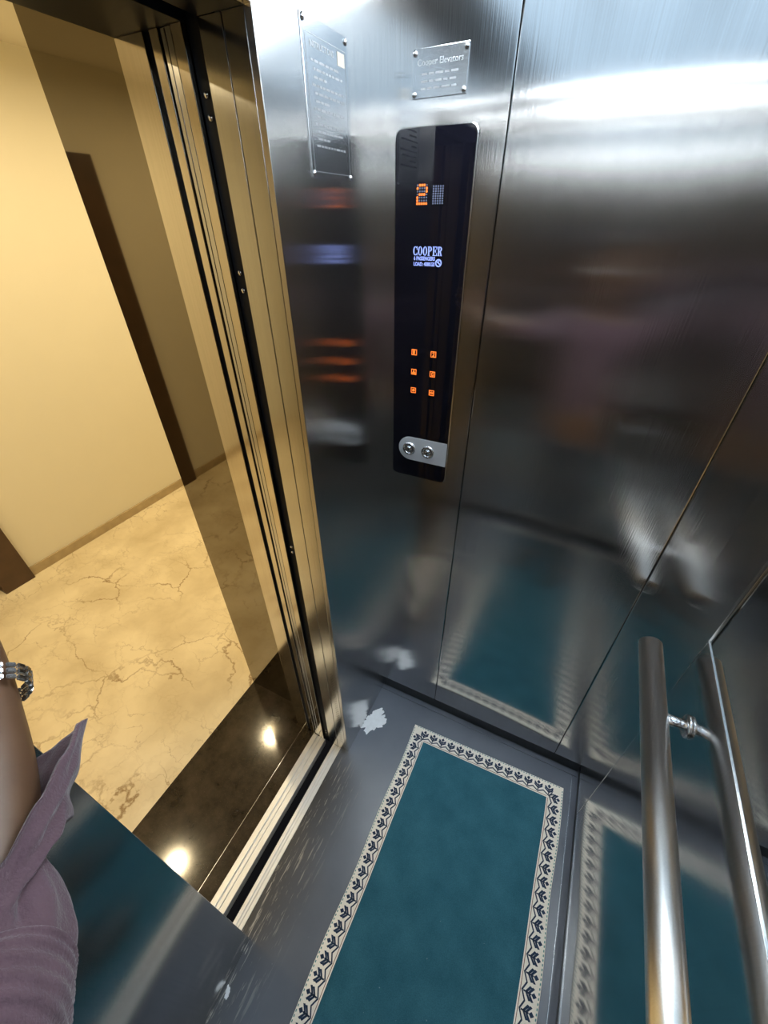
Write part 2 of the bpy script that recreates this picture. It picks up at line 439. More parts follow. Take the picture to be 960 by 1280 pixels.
bm = box((XR+.022, YB, 0), (XR+.03, YF+.02, ZC))
wr = struct('wall_right', bm, M['black'])
ys = (YF+.004, .645, -.36, YB+.0006)
for a, b in zip(ys, ys[1:]):
    obj('panel', box((XR, a-.0009, .044), (XR+.02, b+.0009, ZC), .0012), M['steel_right'], wr)
obj('kick_plate', box((XR+.005, YB, 0), (XR+.02, YF, .044)), M['kick'], wr)

bm = box((XL-.02, YB-.03, 0), (XR+.02, YB-.022, ZC))
wb = struct('wall_back', bm, M['black'])
for a, b in zip(xs, xs[1:]):
    obj('panel', box((a+.0009, YB-.02, .052), (b-.0009, YB, ZC), .0012), M['steel_back'], wb)
obj('kick_plate', box((XL, YB-.02, 0), (XR, YB-.006, .052)), M['kick'], wb)

# front returns (door side)
def ret(name, y0, y1):
    return struct(name, box((XL-.010, y0, .0015), (XL, y1, ZC), .0010), M['steel_left'])
ret('wall_left_far', YJ-.0005, YF+.004)
ret('wall_left_near', YB, YN+.0005)
struct('wall_left_header', box((XL-.010, YN+.001, ZH), (XL, YJ-.001, ZC), .0010), M['steel_left'])

# door posts of the car: two folded strips with a joint, perforated foot on the far one
def post(n, y0, y1, face, perf):
    pst = struct(n, box((-.4432, y0, .0015), (XL-.0105, y1, ZH), .0008), M['steel_jamb'])
    obj('edge_strip', box((-.478, y0, .0015), (-.4445, y1, ZH), .0008), M['steel_jamb'], pst)
    if perf:
        b2 = bmesh.new()
        for i in range(3):
            for j in range(34):
                x = -.4205 - i*.0038 - .002*(j/34); z = .05 + j*.0122 + (.006 if i == 1 else 0)
                add_cyl(b2, (x*K, face*K+.0003, z*K), (x*K, face*K-.0004, z*K), .0014, 8)
        obj('perforation', b2, M['black'], pst)
    return pst
post('trim_1', YJ, YJ+.02, YJ, True)
post('trim_2', YN-.02, YN, YN, False)
struct('trim_3', box((-.478, YN, ZH), (XL-.0105, YJ, ZH+.02), .0008), M['black'])  # black colour stands in for the shade under the car header

# dark running gap between car and landing, with screw pairs
def gap(n, ya, yb, face, sgn, scr):
    g = struct(n, box((-.503, ya, -.02), (-.4785, yb, ZH+.05)), M['black'])
    if scr:
        for z in (1.62, 1.60, 1.436, 1.413, .905, .889, .06, .045):
            b2 = bmesh.new()
            add_cyl(b2, (-.4915*K, face*K, z*K), (-.4915*K, face*K + sgn*.004, z*K), .0042, 14, .0012)
            add_box(b2, (-.4930, face+sgn*.0030/K, z-.0004), (-.4900, face+sgn*.0044/K, z+.0004))
            obj('screw', b2, M['chrome'], g)
gap('trim_4', YJ+.008, YJ+.03, YJ+.008, -1, True)
gap('trim_5', YN-.03, YN-.008, YN-.008, 1, False)
struct('trim_6', box((-.503, YN-.008, ZH+.03), (-.4785, YJ+.008, ZH+.05)), M['black'])

# ceiling of the car: sheet steel with flush strips of light
struct('ceiling', box((XL-.02, YB-.03, ZC), (XR+.03, YF+.03, ZC+.02)), M['ceil_steel'])
def strip(a, b, label, mt):
    cx, cy = (a[0]+b[0])/2*K, (a[1]+b[1])/2*K
    e = empty('ceiling_light', (cx, cy, ZC*K - .012), label, 'light', 'light strips in the lift ceiling')
    obj('housing', box((a[0]-.006, a[1]-.006, ZC-.008), (b[0]+.006, b[1]+.006, ZC), .001), M['lamp_housing'], e)
    obj('diffuser', box((a[0], a[1], ZC-.011), (b[0], b[1], ZC-.0075), .001), M[mt], e)
strip((-.34, -.428, 0), (.26, -.414, 0), 'long cool white strip light in the lift ceiling, farthest from the control panel', 'lamp_soft')
strip((-.34, -.17, 0), (.26, -.158, 0), 'long cool white strip light across the lift ceiling behind the camera', 'lamp_soft')
strip((-.34, .690, 0), (.26, .730, 0), 'widest cool white strip light in the lift ceiling, along the control panel wall', 'lamp')  # added, unseen strip that gives the car extra light

for x0, x1, lb in ((-.30, -.135, 'frosted ceiling panel nearest the doorway'), (-.122, .043, 'frosted ceiling panel in the middle of the lift'), (.056, .221, 'frosted ceiling panel nearest the handrail')):
    e = empty('ceiling_panel', ((x0+x1)/2*K, .26*K, ZC*K-.006), lb, 'light panel', 'frosted panels in the lift ceiling')
    obj('frame', box((x0-.003, -.14, ZC-.004), (x1+.003, .66, ZC), .001), M['lamp_housing'], e)
    obj('diffuser', box((x0, -.137, ZC-.006), (x1, .657, ZC-.0035), .001), M['panel'], e)

# ------------------------------------------------------------------ doorway: sills, landing door frame, portal
def sill(n, x0, x1, label):
    e = empty(n, ((x0+x1)/2*K, (YN+YJ)/2*K, 0), label, 'sill')
    b2 = bmesh.new(); add_box(b2, (x0, YN-.02, -.03), (x1, YJ+.0, -.003), .0004)
    obj('base', b2, M['alu'], e)
    w = x1-x0
    for f0, f1 in ((0, .34), (.42, .62), (.66, 1)):
        obj('rib', box((x0+w*f0, YN-.02, -.003), (x0+w*f1, YJ, .0012), .0006), M['alu'], e)
sill('door_sill', -.463, -.4325, 'grooved aluminium door sill of the lift car, inner one of the two strips')
sill('door_sill', -.5455, -.497, 'grooved aluminium door sill of the landing, outer one beside dark granite')
struct('trim_7', box((-.497, YN-.02, -.12), (-.463, YJ, -.10)), M['black'])

def frame_side(nm, ya, yb, face, sgn):
    e = struct(nm, box((XO, ya, 0), (-.567, yb, ZH), .0008), M['steel_frame'])
    obj('recess', box((-.567, ya+.006 if sgn < 0 else ya, 0), (-.5035, yb if sgn < 0 else yb-.006, ZH)), M['black'], e)
    obj('edge_strip', box((-.5555, ya, 0), (-.5415, yb, ZH), .0008), M['steel_frame'], e)
    # two nested leading edges of the landing door panels
    obj('door_edge', box((-.5395, ya+.0022 if sgn < 0 else ya, .004), (-.5325, yb if sgn < 0 else yb-.0022, ZH), .0012), M['steel_jamb'], e)
    obj('door_edge', box((-.5315, ya+.0012 if sgn < 0 else ya, .004), (-.5215, yb if sgn < 0 else yb-.0012, ZH), .0012), M['steel_jamb'], e)
    obj('edge_strip', box((-.5205, ya, 0), (-.5035, yb, ZH), .0008), M['steel_frame'], e)
frame_side('trim_8', YJ, YJ+.02, YJ, -1)
frame_side('trim_9', YN-.02, YN, YN, 1)
struct('trim_10', box((XO, YN-.02, ZH), (-.5035, YJ+.02, ZH+.10), .0008), M['black'])  # shade below the landing header is put into this black

# polished portal reveals
struct('wall_portal_far', box((XP, YP, 0), (XO+.03, YP+.03, 1.82)), M['portal'])
struct('wall_portal_near', box((XP, YPN-.03, 0), (XO+.03, YPN, 1.82)), M['portal'])
struct('wall_portal_soffit', box((XP, YPN-.03, 1.82), (XO+.03, YP+.03, 1.85)), M['portal'])
struct('wall_portal_top', box((XO, YPN, ZH+.005), (XO+.012, YP, 1.82)), M['steel_frame'])
struct('wall_portal_step', box((XO+.001, YJ+.021, 0), (XO+.03, YP, ZH)), M['steel_frame'])
struct('wall_portal_step_near', box((XO+.001, YPN, 0), (XO+.03, YN-.021, ZH)), M['steel_frame'])

# granite threshold
th = struct('floor_threshold', box((XP, -.62, -.03), (-.5462, 1.2, 0)), M['granite'])
obj('joint', box((-.5935, YN-.02, 0), (-.5925, YJ, .0004)), M['plate'], th)

# ------------------------------------------------------------------ landing
struct('floor_landing', box((XW-.9, -1.9, -.03), (XP, 2.6, 0)), M['marble'])
YD = .535                                      # end of the painted wall, dark doorway starts
struct('wall_landing', box((XW-.06, YD, 0), (XW, 2.6, ZLC)), M['paint'])
struct('wall_landing_over', box((XW-.06, -.47, 1.745), (XW, YD, ZLC)), M['paint'])
struct('wall_landing_near', box((XW-.06, -1.9, 0), (XW, -.47, ZLC)), M['paint'])
struct('baseboard_landing_near', box((XW, -1.9, 0), (XW+.010, -.47, .055), .002), M['skirtstone'])
struct('baseboard_landing', box((XW, YD+.0, 0), (XW+.010, 2.6, .052), .002), M['skirtstone'])
struct('wall_landing_end', box((XW-.06, 2.6, 0), (XP+.1, 2.66, ZLC)), M['paint'])
struct('wall_landing_far_end', box((XW-.9, -1.96, 0), (XP+.1, -1.9, ZLC)), M['paint'])
struct('wall_lift_side', box((XP-.0, YP+.031, 0), (XP+.06, 2.6, ZLC)), M['paint'])
struct('wall_lift_side_near', box((XP-.0, -1.9, 0), (XP+.06, YPN-.031, ZLC)), M['paint'])
struct('wall_lift_side_over', box((XP-.0, YPN-.031, 1.851), (XP+.06, YP+.031, ZLC)), M['paint'])
struct('ceiling_landing', box((XW-.95, -1.96, ZLC), (XP+.1, 2.66, ZLC+.03)), M['ceilpaint'])
# doorway lined with dark timber, door leaf shut and set back
d1 = struct('door_1', box((XW-.055, -.335, .004), (XW-.030, .400, 1.625), .002), M['wood'])
obj('jamb', box((XW-.06, .400, 0), (XW+.028, YD, 1.745), .003), M['wood'], d1)
obj('jamb', box((XW-.06, -.470, 0), (XW+.028, -.335, 1.745), .003), M['wood'], d1)
obj('head', box((XW-.06, -.335, 1.63), (XW+.028, .400, 1.745), .003), M['wood'], d1)
for z0, z1 in ((.12, .72), (.84, 1.50)):
    bq = bmesh.new()
    for q in ((-.24, z0, .30, z0+.02), (-.24, z1-.02, .30, z1), (-.24, z0, -.22, z1), (.28, z0, .30, z1)):
        add_box(bq, (XW-.031, q[0], q[1]), (XW-.026, q[2], q[3]), .002)
    obj('moulding', bq, M['wood'], d1)
bq = bmesh.new(); add_cyl(bq, ((XW-.031)*K, .33*K, .80*K), ((XW+.008)*K, .33*K, .80*K), .009, 20, .001); add_cyl(bq, ((XW+.006)*K, .34*K, .80*K), ((XW+.006)*K, .24*K, .80*K), .009, 20, .002)
obj('handle', bq, M['chrome'], d1)

def downlight(x, y, label):
    e = empty('downlight', (x*K, y*K, ZLC*K-.006), label, 'light', 'spotlights in the landing ceiling')
    b2 = bmesh.new(); p = Vector((x*K, y*K, ZLC*K))
    lathe(b2, p, Vector((0, 0, -1)), Vector((1, 0, 0)), Vector((0, -1, 0)), [(0, .060), (.006, .058), (.008, .050), (.002, .042)], 32)
    obj('ring', b2, M['lamp_housing'], e)
    b2 = bmesh.new()
    lathe(b2, p, Vector((0, 0, -1)), Vector((1, 0, 0)), Vector((0, -1, 0)), [(.003, 0), (.003, .041), (.001, .042)], 32)
    obj('lens', b2, M['warm'], e)
for x, y in ((-1.60, 1.04), (-1.65, .085), (-1.62, 2.0), (-1.64, -.87)):  # last two are added out of view as general landing fill
    downlight(x, y, 'round warm spotlight recessed in the landing ceiling')

# ------------------------------------------------------------------ car operating panel
def pl_front(x, z, y=YF):     # plane on the control wall: local x = +X, y = +Z, outward = -Y
    return plane_matrix((x*K, y*K, z*K), (1, 0, 0), (0, 0, 1))
cop = empty('control_panel', (-.299*K, YF*K, .99*K), 'tall glossy black lift control panel with orange lit buttons on the steel wall', 'control panel')
P0 = pl_front(0, 0)
b2 = bmesh.new()
poly_prism(b2, [(x*K, y*K) for x, y in rrect(-.3655, .992, -.2325, 1.6115, .011)], P0, .006)
bmesh.ops.recalc_face_normals(b2, faces=b2.faces)
obj('glass_plate', b2, M['cop_glass'], cop)
b2 = bmesh.new()
o_, i_ = rrect(-.3672, .9903, -.2308, 1.6132, .0125), rrect(-.3655, .992, -.2325, 1.6115, .011)
for i in range(len(o_)):
    j = (i+1) % len(o_)
    vs = [b2.verts.new(P0 @ Vector((p[0]*K, p[1]*K, h))) for p, h in ((o_[i], .002), (o_[j], .002), (i_[j], .0055), (i_[i], .0055))]
    b2.faces.new(vs)
obj('rim', b2, M['trimsteel'], cop)
FZ = .0062
def dots(x0, z0, x1, z1, rows, litname, parent):
    nc, nr = 5, len(rows)
    dx, dz = (x1-x0)/(nc-1), (z1-z0)/(nr-1)
    lit, off = bmesh.new(), bmesh.new()
    for r, row in enumerate(rows):
        for c, ch in enumerate(row):
            cx, cz = x0+dx*c, z1-dz*r
            s = dx*(.41 if ch == '#' else .30)
            tgt = lit if ch == '#' else off
            poly_prism(tgt, [(p[0]*K, p[1]*K) for p in rrect(cx-s, cz-s, cx+s, cz+s, s*.6, 3)], P0 @ Matrix.Translation((0, 0, FZ)), .0006)
    obj('unlit_dots', off, M['ledoff'], parent)
    if litname: obj(litname, lit, M['orange_core'], parent)
    else: lit.free()
dm = obj('display_window', box((-.333, YF-.00525, 1.510), (-.272, YF-.0051, 1.550)), M['cop_glass'], cop)
dots(-.3245, 1.5185, -.3085, 1.5425, ('.###.', '#...#', '....#', '.###.', '#....', '#....', '#####'), 'lit_digit', dm)
dots(-.2965, 1.5185, -.2805, 1.5405, ('.....',)*8, None, dm)
PF = P0 @ Matrix.Translation((0, 0, FZ))
def strk(bm, x0, z0, x1, z1):
    poly_prism(bm, [(x0*K, z0*K), (x1*K, z0*K), (x1*K, z1*K), (x0*K, z1*K)], PF, .0005)
def arc(bm, cx, cz, rx, rz, tx, tz, a0, a1, n=18):
    for i in range(n):
        a, b_ = math.radians(a0+(a1-a0)*i/n), math.radians(a0+(a1-a0)*(i+1)/n)
        pts = [((cx+(rx-tx*0)*math.cos(a)), (cz+rz*math.sin(a))), ((cx+rx*math.cos(b_)), (cz+rz*math.sin(b_))),
               ((cx+(rx-tx)*math.cos(b_)), (cz+(rz-tz)*math.sin(b_))), ((cx+(rx-tx)*math.cos(a)), (cz+(rz-tz)*math.sin(a)))]
        poly_prism(bm, [(p[0]*K, p[1]*K) for p in pts], PF, .0005)
def serif_letter(bm, ch, x, z, w, h):
    st, th = .0022, .0010
    if ch == 'O': arc(bm, x+w/2, z+h/2, w/2, h/2, st, th, 0, 360, 28)
    if ch == 'C':
        arc(bm, x+w/2, z+h/2, w/2, h/2, st, th, 45, 315, 24); strk(bm, x+w-.0013, z+h*.64, x+w, z+h); strk(bm, x+w-.0012, z, x+w, z+h*.3)
    if ch in 'PER':
        strk(bm, x+.0008, z, x+.0008+st, z+h); strk(bm, x, z, x+.0040, z+th); strk(bm, x, z+h-th, x+.0040, z+h)
    if ch in 'PR':
        arc(bm, x+w*.48, z+h*.73, w*.48, h*.27, st, th, -90, 90, 14); strk(bm, x+.002, z+h-th, x+w*.5, z+h); strk(bm, x+.002, z+h*.46, x+w*.5, z+h*.46+th)
    if ch == 'E':
        strk(bm, x+.002, z+h-th, x+w, z+h); strk(bm, x+.002, z, x+w, z+th); strk(bm, x+.002, z+h*.48, x+w*.72, z+h*.48+th)
        strk(bm, x+w-.0011, z+h*.70, x+w, z+h); strk(bm, x+w-.0011, z, x+w, z+h*.30); strk(bm, x+w*.62, z+h*.36, x+w*.74, z+h*.68)
    if ch == 'R':
        poly_prism(bm, [((x+w*.42)*K, (z+h*.48)*K), ((x+w*.72)*K, z*K), ((x+w)*K, z*K), ((x+w*.70)*K, (z+h*.50)*K)], PF, .0005)
lg = bmesh.new(); xx = -.3290
for ch in 'COOPER':
    serif_letter(lg, ch, xx, 1.4455, .0080, .0135); xx += .00915
obj('lettering', lg, M['bluewhite'], cop)
lg = text_bm('6 PASSENGERS', .0095, P0 @ Matrix.Translation((-.3275*K, 1.4385*K, FZ)), .0003, width=.040*K)
obj('lettering', lg, M['bluewhite'], cop)
lg = text_bm('LOAD: 408KGS', .0095, P0 @ Matrix.Translation((-.3275*K, 1.4300*K, FZ)), .0003, width=.040*K)
obj('lettering', lg, M['bluewhite'], cop)
b2 = bmesh.new()
def ring2d(bm, cx, cz, r0, r1, seg=24, M0=None, d=.0006):
    for i in range(seg):
        a, b = 2*PI*i/seg, 2*PI*(i+1)/seg
        poly_prism(bm, [((cx+r1*math.cos(a))*K, (cz+r1*math.sin(a))*K), ((cx+r1*math.cos(b))*K, (cz+r1*math.sin(b))*K),
                        ((cx+r0*math.cos(b))*K, (cz+r0*math.sin(b))*K), ((cx+r0*math.cos(a))*K, (cz+r0*math.sin(a))*K)], M0, d)
PF = P0 @ Matrix.Translation((0, 0, FZ))
ring2d(b2, -.2805, 1.4350, .0040, .0060, 24, PF)
def seg2(bm, x0, z0, x1, z1, w, M0=PF, d=.0006):
    dx, dz = x1-x0, z1-z0; L = math.hypot(dx, dz); nx, nz = -dz/L*w/2, dx/L*w/2
    poly_prism(bm, [((x0-nx)*K, (z0-nz)*K), ((x1-nx)*K, (z1-nz)*K), ((x1+nx)*K, (z1+nz)*K), ((x0+nx)*K, (z0+nz)*K)], M0, d)
seg2(b2, -.2838, 1.4372, -.2772, 1.4328, .0018); seg2(b2, -.2818, 1.4355, -.2792, 1.4385, .0012)
obj('emblem', b2, M['bluewhite'], cop)

def button(cx, cz, kind):
    h = .0056
    b2 = bmesh.new()
    for (x0, z0, x1, z1) in ((-h, -h, h, -h+.0011), (-h, h-.0011, h, h), (-h, -h, -h+.0011, h), (h-.0011, -h, h, h)):
        poly_prism(b2, [((cx+x0)*K, (cz+z0)*K), ((cx+x1)*K, (cz+z0)*K), ((cx+x1)*K, (cz+z1)*K), ((cx+x0)*K, (cz+z1)*K)], PF, .0007)
    bt = obj('button', b2, M['orange'], cop)
    b2 = bmesh.new(); w = .0016
    if kind in '12G':
        t = text_bm(kind, .0125, P0 @ Matrix.Translation(((cx-.0026)*K, (cz-.0036)*K, FZ)), .0003, width=.0052*K if kind != '1' else .0036*K)
        merge(b2, t)
    elif kind == 'bell':
        seg2(b2, cx, cz, cx, cz+.0036, w*1.3); seg2(b2, cx, cz+.0006, cx-.0032, cz-.0030, w); seg2(b2, cx, cz+.0006, cx+.0032, cz-.0030, w); seg2(b2, cx-.0036, cz-.0030, cx+.0036, cz-.0030, w*.8)
    else:
        s = 1 if kind == 'open' else -1
        for q in (-1, 1):
            xa, xb = (cx+q*.0008, cx+q*.0036) if s > 0 else (cx+q*.0036, cx+q*.0008)
            pts = [(xa, cz-.0028), (xb, cz), (xa, cz+.0028)]
            if (pts[1][0]-pts[0][0]) < 0: pts = pts[::-1]
            poly_prism(b2, [(p[0]*K, p[1]*K) for p in pts], PF, .0006)
        seg2(b2, cx, cz-.0032, cx, cz+.0032, .0008)
    obj('symbol', b2, M['orange_core'], bt)
for cx, cz, kd in ((-.320, 1.2805, '1'), (-.279, 1.2805, '2'), (-.3195, 1.2415, 'bell'), (-.2785, 1.2415, 'G'), (-.319, 1.203, 'open'), (-.278, 1.203, 'close')):
    button(cx, cz, kd)
b2 = bmesh.new()
poly_prism(b2, [(p[0]*K, p[1]*K) for p in rrect(-.350, 1.036, -.2335, 1.094, .0285, 10, (0, 1, 1, 0))], PF, .0012)
kp = obj('key_plate', b2, M['alu_plate'], cop); kp['label'] = 'silver half rounded key plate'
for cx in (-.3235, -.2775):
    p = P0 @ Vector((cx*K, 1.0645*K, FZ+.0012)); d, u, w = frame_basis((0, -1, 0))
    b2 = bmesh.new()
    lathe(b2, p, d, u, w, [(0, .0190), (.0030, .0188), (.0050, .0160), (.0050, .0125), (.0025, .0120), (.0025, .0085), (.0055, .0080), (.0060, 0)], 32)
    ks = obj('key_switch', b2, M['chrome'], kp)
    b2 = bmesh.new(); add_box(b2, (cx*K-.0008, YF*K-FZ-.0080, 1.0645*K-.005), (cx*K+.0008, YF*K-FZ-.0070, 1.0645*K+.005), 0, 0, 1)
    obj('keyhole', b2, M['black'], ks)

# ------------------------------------------------------------------ plates
def screw_part(p, n, parent, r=.0042):
    d, u, w = frame_basis(n); b2 = bmesh.new()
    lathe(b2, Vector(p), d, u, w, [(0, r), (.0012, r), (.0026, r*.6), (.0030, 0)], 16)
    obj('screw', b2, M['chrome'], parent)
e = empty('name_plate', (-.299*K, YF*K, 1.644*K), 'small rectangular engraved steel plate above the black control panel', 'plate')
obj('plate', box((-.3405, YF-.0016, 1.6435), (-.2560, YF, 1.6945), .0005), M['plate'], e)
for x in (-.3365, -.2600):
    for z in (1.6480, 1.6900): screw_part((x*K, (YF-.0016)*K, z*K), (0, -1, 0), e)
PN = pl_front(0, 0, YF-.0016)
obj('engraving', text_bm('Cooper Elevators', .012, PN @ Matrix.Translation((-.3325*K, 1.6770*K, .0)), .0001, width=.0690*K), M['engrave'], e)
b2 = bmesh.new()
for r in range(3):
    x = -.326
    while x < -.272:
        wd = random.uniform(.006, .014)
        seg2(b2, x, 1.6685-r*.0075, min(x+wd, -.268), 1.6685-r*.0075, .0022, PN, .0002); x += wd+.003
obj('small_print', b2, M['engrave'], e)

e = empty('instruction_sign', (XL*K, .649*K, 1.545*K), 'tall engraved steel instruction plate on the narrow panel beside the doorway', 'plate')
obj('plate', box((XL, .596, 1.545), (XL+.0016, .703, 1.694), .0005), M['plate'], e)
for y in (.6005, .6985):
    for z in (1.5495, 1.6895): screw_part(((XL+.0016)*K, y*K, z*K), (1, 0, 0), e)
PI_ = plane_matrix(((XL+.0016)*K, 0, 0), (0, 1, 0), (0, 0, 1))
obj('engraving', text_bm('INSTRUCTIONS', .0095, PI_ @ Matrix.Translation((.612*K, 1.6690*K, 0)), .0002, width=.055*K), M['engrave'], e)
b2 = bmesh.new()
for r, (y0, y1) in enumerate(((.612, .682), (.617, .690), (.617, .650), (.612, .690), (.617, .690), (.617, .655), (.612, .690), (.617, .640), (.612, .690), (.617, .685), (.617, .650), (.612, .690))):
    y = y0; z = 1.6580-r*.0072
    while y < y1-.004:
        wd = random.uniform(.004, .012)
        seg2(b2, y, z, min(y+wd, y1), z, .0022, PI_, .0002); y += wd+.0022
for a in ((.603, 1.552, .697, 1.552), (.603, 1.6795, .697, 1.6795), (.603, 1.552, .603, 1.6795), (.697, 1.552, .697, 1.6795)):
    seg2(b2, *a, .0006, PI_, .0002)
obj('small_print', b2, M['engrave'], e)
b2 = bmesh.new(); poly_prism(b2, [(.676*K, 1.664*K), (.694*K, 1.664*K), (.694*K, 1.677*K), (.676*K, 1.677*K)], PI_, .0004)
M['lab'] = plain('lab', (.20, .18, .15), rough=.5)
obj('sticker', b2, M['lab'], e)

# ------------------------------------------------------------------ handrail and mirror
RX, RZ, RR = .2645, .785, .0250/K*1.0
hr = empty('handrail', (XR*K, .2*K, RZ*K), 'round brushed steel handrail on short brackets along the right wall', 'handrail')
b2 = bmesh.new(); y0, y1 = .700*K, -.44*K
lathe(b2, Vector((RX*K, y1, RZ*K)), Vector((0, 1, 0)), Vector((1, 0, 0)), Vector((0, 0, -1)), [(0, .0235), (0, .0255), (y0-y1, .0255), (y0-y1, .0235)], 48)
obj('rail', b2, M['satin'], hr)
for yy, s in ((y0, 1), (y1, -1)):
    b2 = bmesh.new()
    lathe(b2, Vector((RX*K, yy-s*.001, RZ*K)), Vector((0, s, 0)), Vector((1, 0, 0)), Vector((0, 0, -s)), [(0, .0234), (.0015, .0228), (.002, 0)], 32)
    obj('end_cap', b2, M['chrome'], hr)
for yy in (.538, -.28):
    b2 = bmesh.new(); add_cyl(b2, (RX*K+.018, yy*K, RZ*K), (XR*K, yy*K, RZ*K), .0115, 24, 0)
    bk = obj('bracket', b2, M['chrome'], hr)
    b2 = bmesh.new(); add_cyl(b2, (XR*K-.006, yy*K, RZ*K), (XR*K, yy*K, RZ*K), .0245, 40, .0015)
    obj('flange', b2, M['chrome'], bk)

e = empty('wall_mirror', (XR*K, .13*K, .90*K), 'large wall mirror with bright steel edging on the right wall behind the handrail', 'mirror')
MY0, MY1, MZ0, MZ1 = .637, -.36, .90, 1.74
obj('glass', box((XR-.0022, MY0, MZ0), (XR, MY1, MZ1)), M['mirror'], e)
b2 = bmesh.new()
add_box(b2, (XR-.0040, MY0, MZ0), (XR, MY0+.006, MZ1), .0006); add_box(b2, (XR-.0040, MY0+.006, MZ0-.005), (XR, MY1, MZ0), .0006)
add_box(b2, (XR-.0040, MY1-.006, MZ0-.005), (XR, MY1, MZ1), .0006)
obj('edging', b2, M['trimsteel'], e)

# ------------------------------------------------------------------ rug
def rug():
    e = empty('rug', (.03*K, .15*K, 0), 'teal lift mat with cream border of navy leaf pattern on the floor', 'rug')
    Y0 = -.44
    TL, TR, BL, BR = Vector((-.2265, .700)), Vector((.2830, .722)), Vector((-.2300, Y0)), Vector((.2780, Y0))
    W, H = .508, 1.15
    def q(u, v, z):       # u: 0..W across, v: 0 (near) .. H (far)
        a, b = u/W, v/H
        p = (BL*(1-a)+BR*a)*(1-b) + (TL*(1-a)+TR*a)*b
        wob = .0022*math.sin(v*19+1)*(abs(a-.5)*2)**6 + .0015*math.sin(u*25)*(max(0, b-.9)*10)**2
        zz = z
        return Vector(((p.x+wob)*K, (p.y)*K, zz))
    BW = .047
    th_ = .006
    # backing with thickness
    b2 = bmesh.new()
    n = 40; top, bot = [], []
    per = [(W*i/n, 0) for i in range(n)] + [(W, H*i/n) for i in range(n)] + [(W-W*i/n, H) for i in range(n)] + [(0, H-H*i/n) for i in range(n)]
    for (u, v) in per:
        pp = q(u, v, th_); top.append(b2.verts.new(pp)); bot.append(b2.verts.new((pp.x, pp.y, .0008)))
    for i in range(len(per)):
        j = (i+1) % len(per); b2.faces.new((bot[i], bot[j], top[j], top[i]))
    b2.faces.new(bot[::-1])
    obj('backing', b2, M['cream'], e)
    # pile field
    b2 = bmesh.new(); nx, ny = 12, 28
    g = [[b2.verts.new(q(BW+(W-2*BW)*i/nx, BW+(H-2*BW)*j/ny, th_+.0006)) for i in range(nx+1)] for j in range(ny+1)]
    for j in range(ny):
        for i in range(nx): b2.faces.new((g[j][i], g[j][i+1], g[j+1][i+1], g[j+1][i]))
    obj('pile', b2, M['pile'], e, True)
    # border: one mesh with cream ground and woven pattern
    b2 = bmesh.new()
    sides = [(lambda s, t: (t*BW, s), H, 'L'), (lambda s, t: (W-t*BW, s), H, 'R'), (lambda s, t: (s, H-t*BW), W, 'T'), (lambda s, t: (s, t*BW), W, 'B')]
    for fn, Ls, nm in sides:          # t: 0 outer edge, 1 inner edge
        def P(s, t, z): u, v = fn(s, t); return q(u, v, z)
        def quad(pts, z, mi):
            vs = [b2.verts.new(P(s, t, z)) for s, t in pts]
            f = b2.faces.new(vs); f.material_index = mi
            if nm in 'RT': pass
            f.normal_update()
            if f.normal.z < 0: f.normal_flip()
        n = int(Ls/.0157)
        for i in range(n):
            s0, s1 = Ls*i/n, Ls*(i+1)/n
            def cl(s, t): return min(max(s, t*BW), Ls-t*BW)
            quad([(cl(s0, 0), 0), (cl(s1, 0), 0), (cl(s1, 1), 1), (cl(s0, 1), 1)], th_+.0004, 0)
        # inner rose line
        quad_n = 60
        for i in range(quad_n):
            s0, s1 = BW+(Ls-2*BW)*i/quad_n, BW+(Ls-2*BW)*(i+1)/quad_n
            quad([(s0, .90), (s1, .90), (s1, .935), (s0, .935)], th_+.0008, 2)
        m = round((Ls-2*BW*.55)/.0315); pit = (Ls-2*BW*.55)/m; st = BW*.55
        for i in range(m):
            c = st+pit*(i+.5); h = pit*.5
            def S(pts, mi=1, z=th_+.0008): quad([(c+a*pit, t) for a, t in pts], z, mi)
            # zigzag towards the inner edge
            S([(-.5, .70), (-.5, .62), (0, .80), (0, .88)]); S([(0, .88), (0, .80), (.5, .62), (.5, .70)])
            # nested leaves and diamond bud
            for t0 in (.70, .57):
                S([(0, t0), (0, t0-.105), (.36, t0-.315), (.41, t0-.205)]); S([(0, t0), (-.41, t0-.205), (-.36, t0-.315), (0, t0-.105)])
            S([(-.05, .78), (.05, .78), (.05, .40), (-.05, .40)])
            S([(0, .40), (.17, .275), (0, .14), (-.17, .275)])
        k = int(Ls/.0085)
        for i in range(k):
            s = Ls*(i+.5)/k
            if .01 < s < Ls-.01:
                quad([(s-.0022, .03), (s+.0022, .03), (s+.0022, .085), (s-.0022, .085)], th_+.0008, 3)
    obj('border', b2, [M['cream'], M['navy'], M['rose'], M['tealdot']], e)
rug()

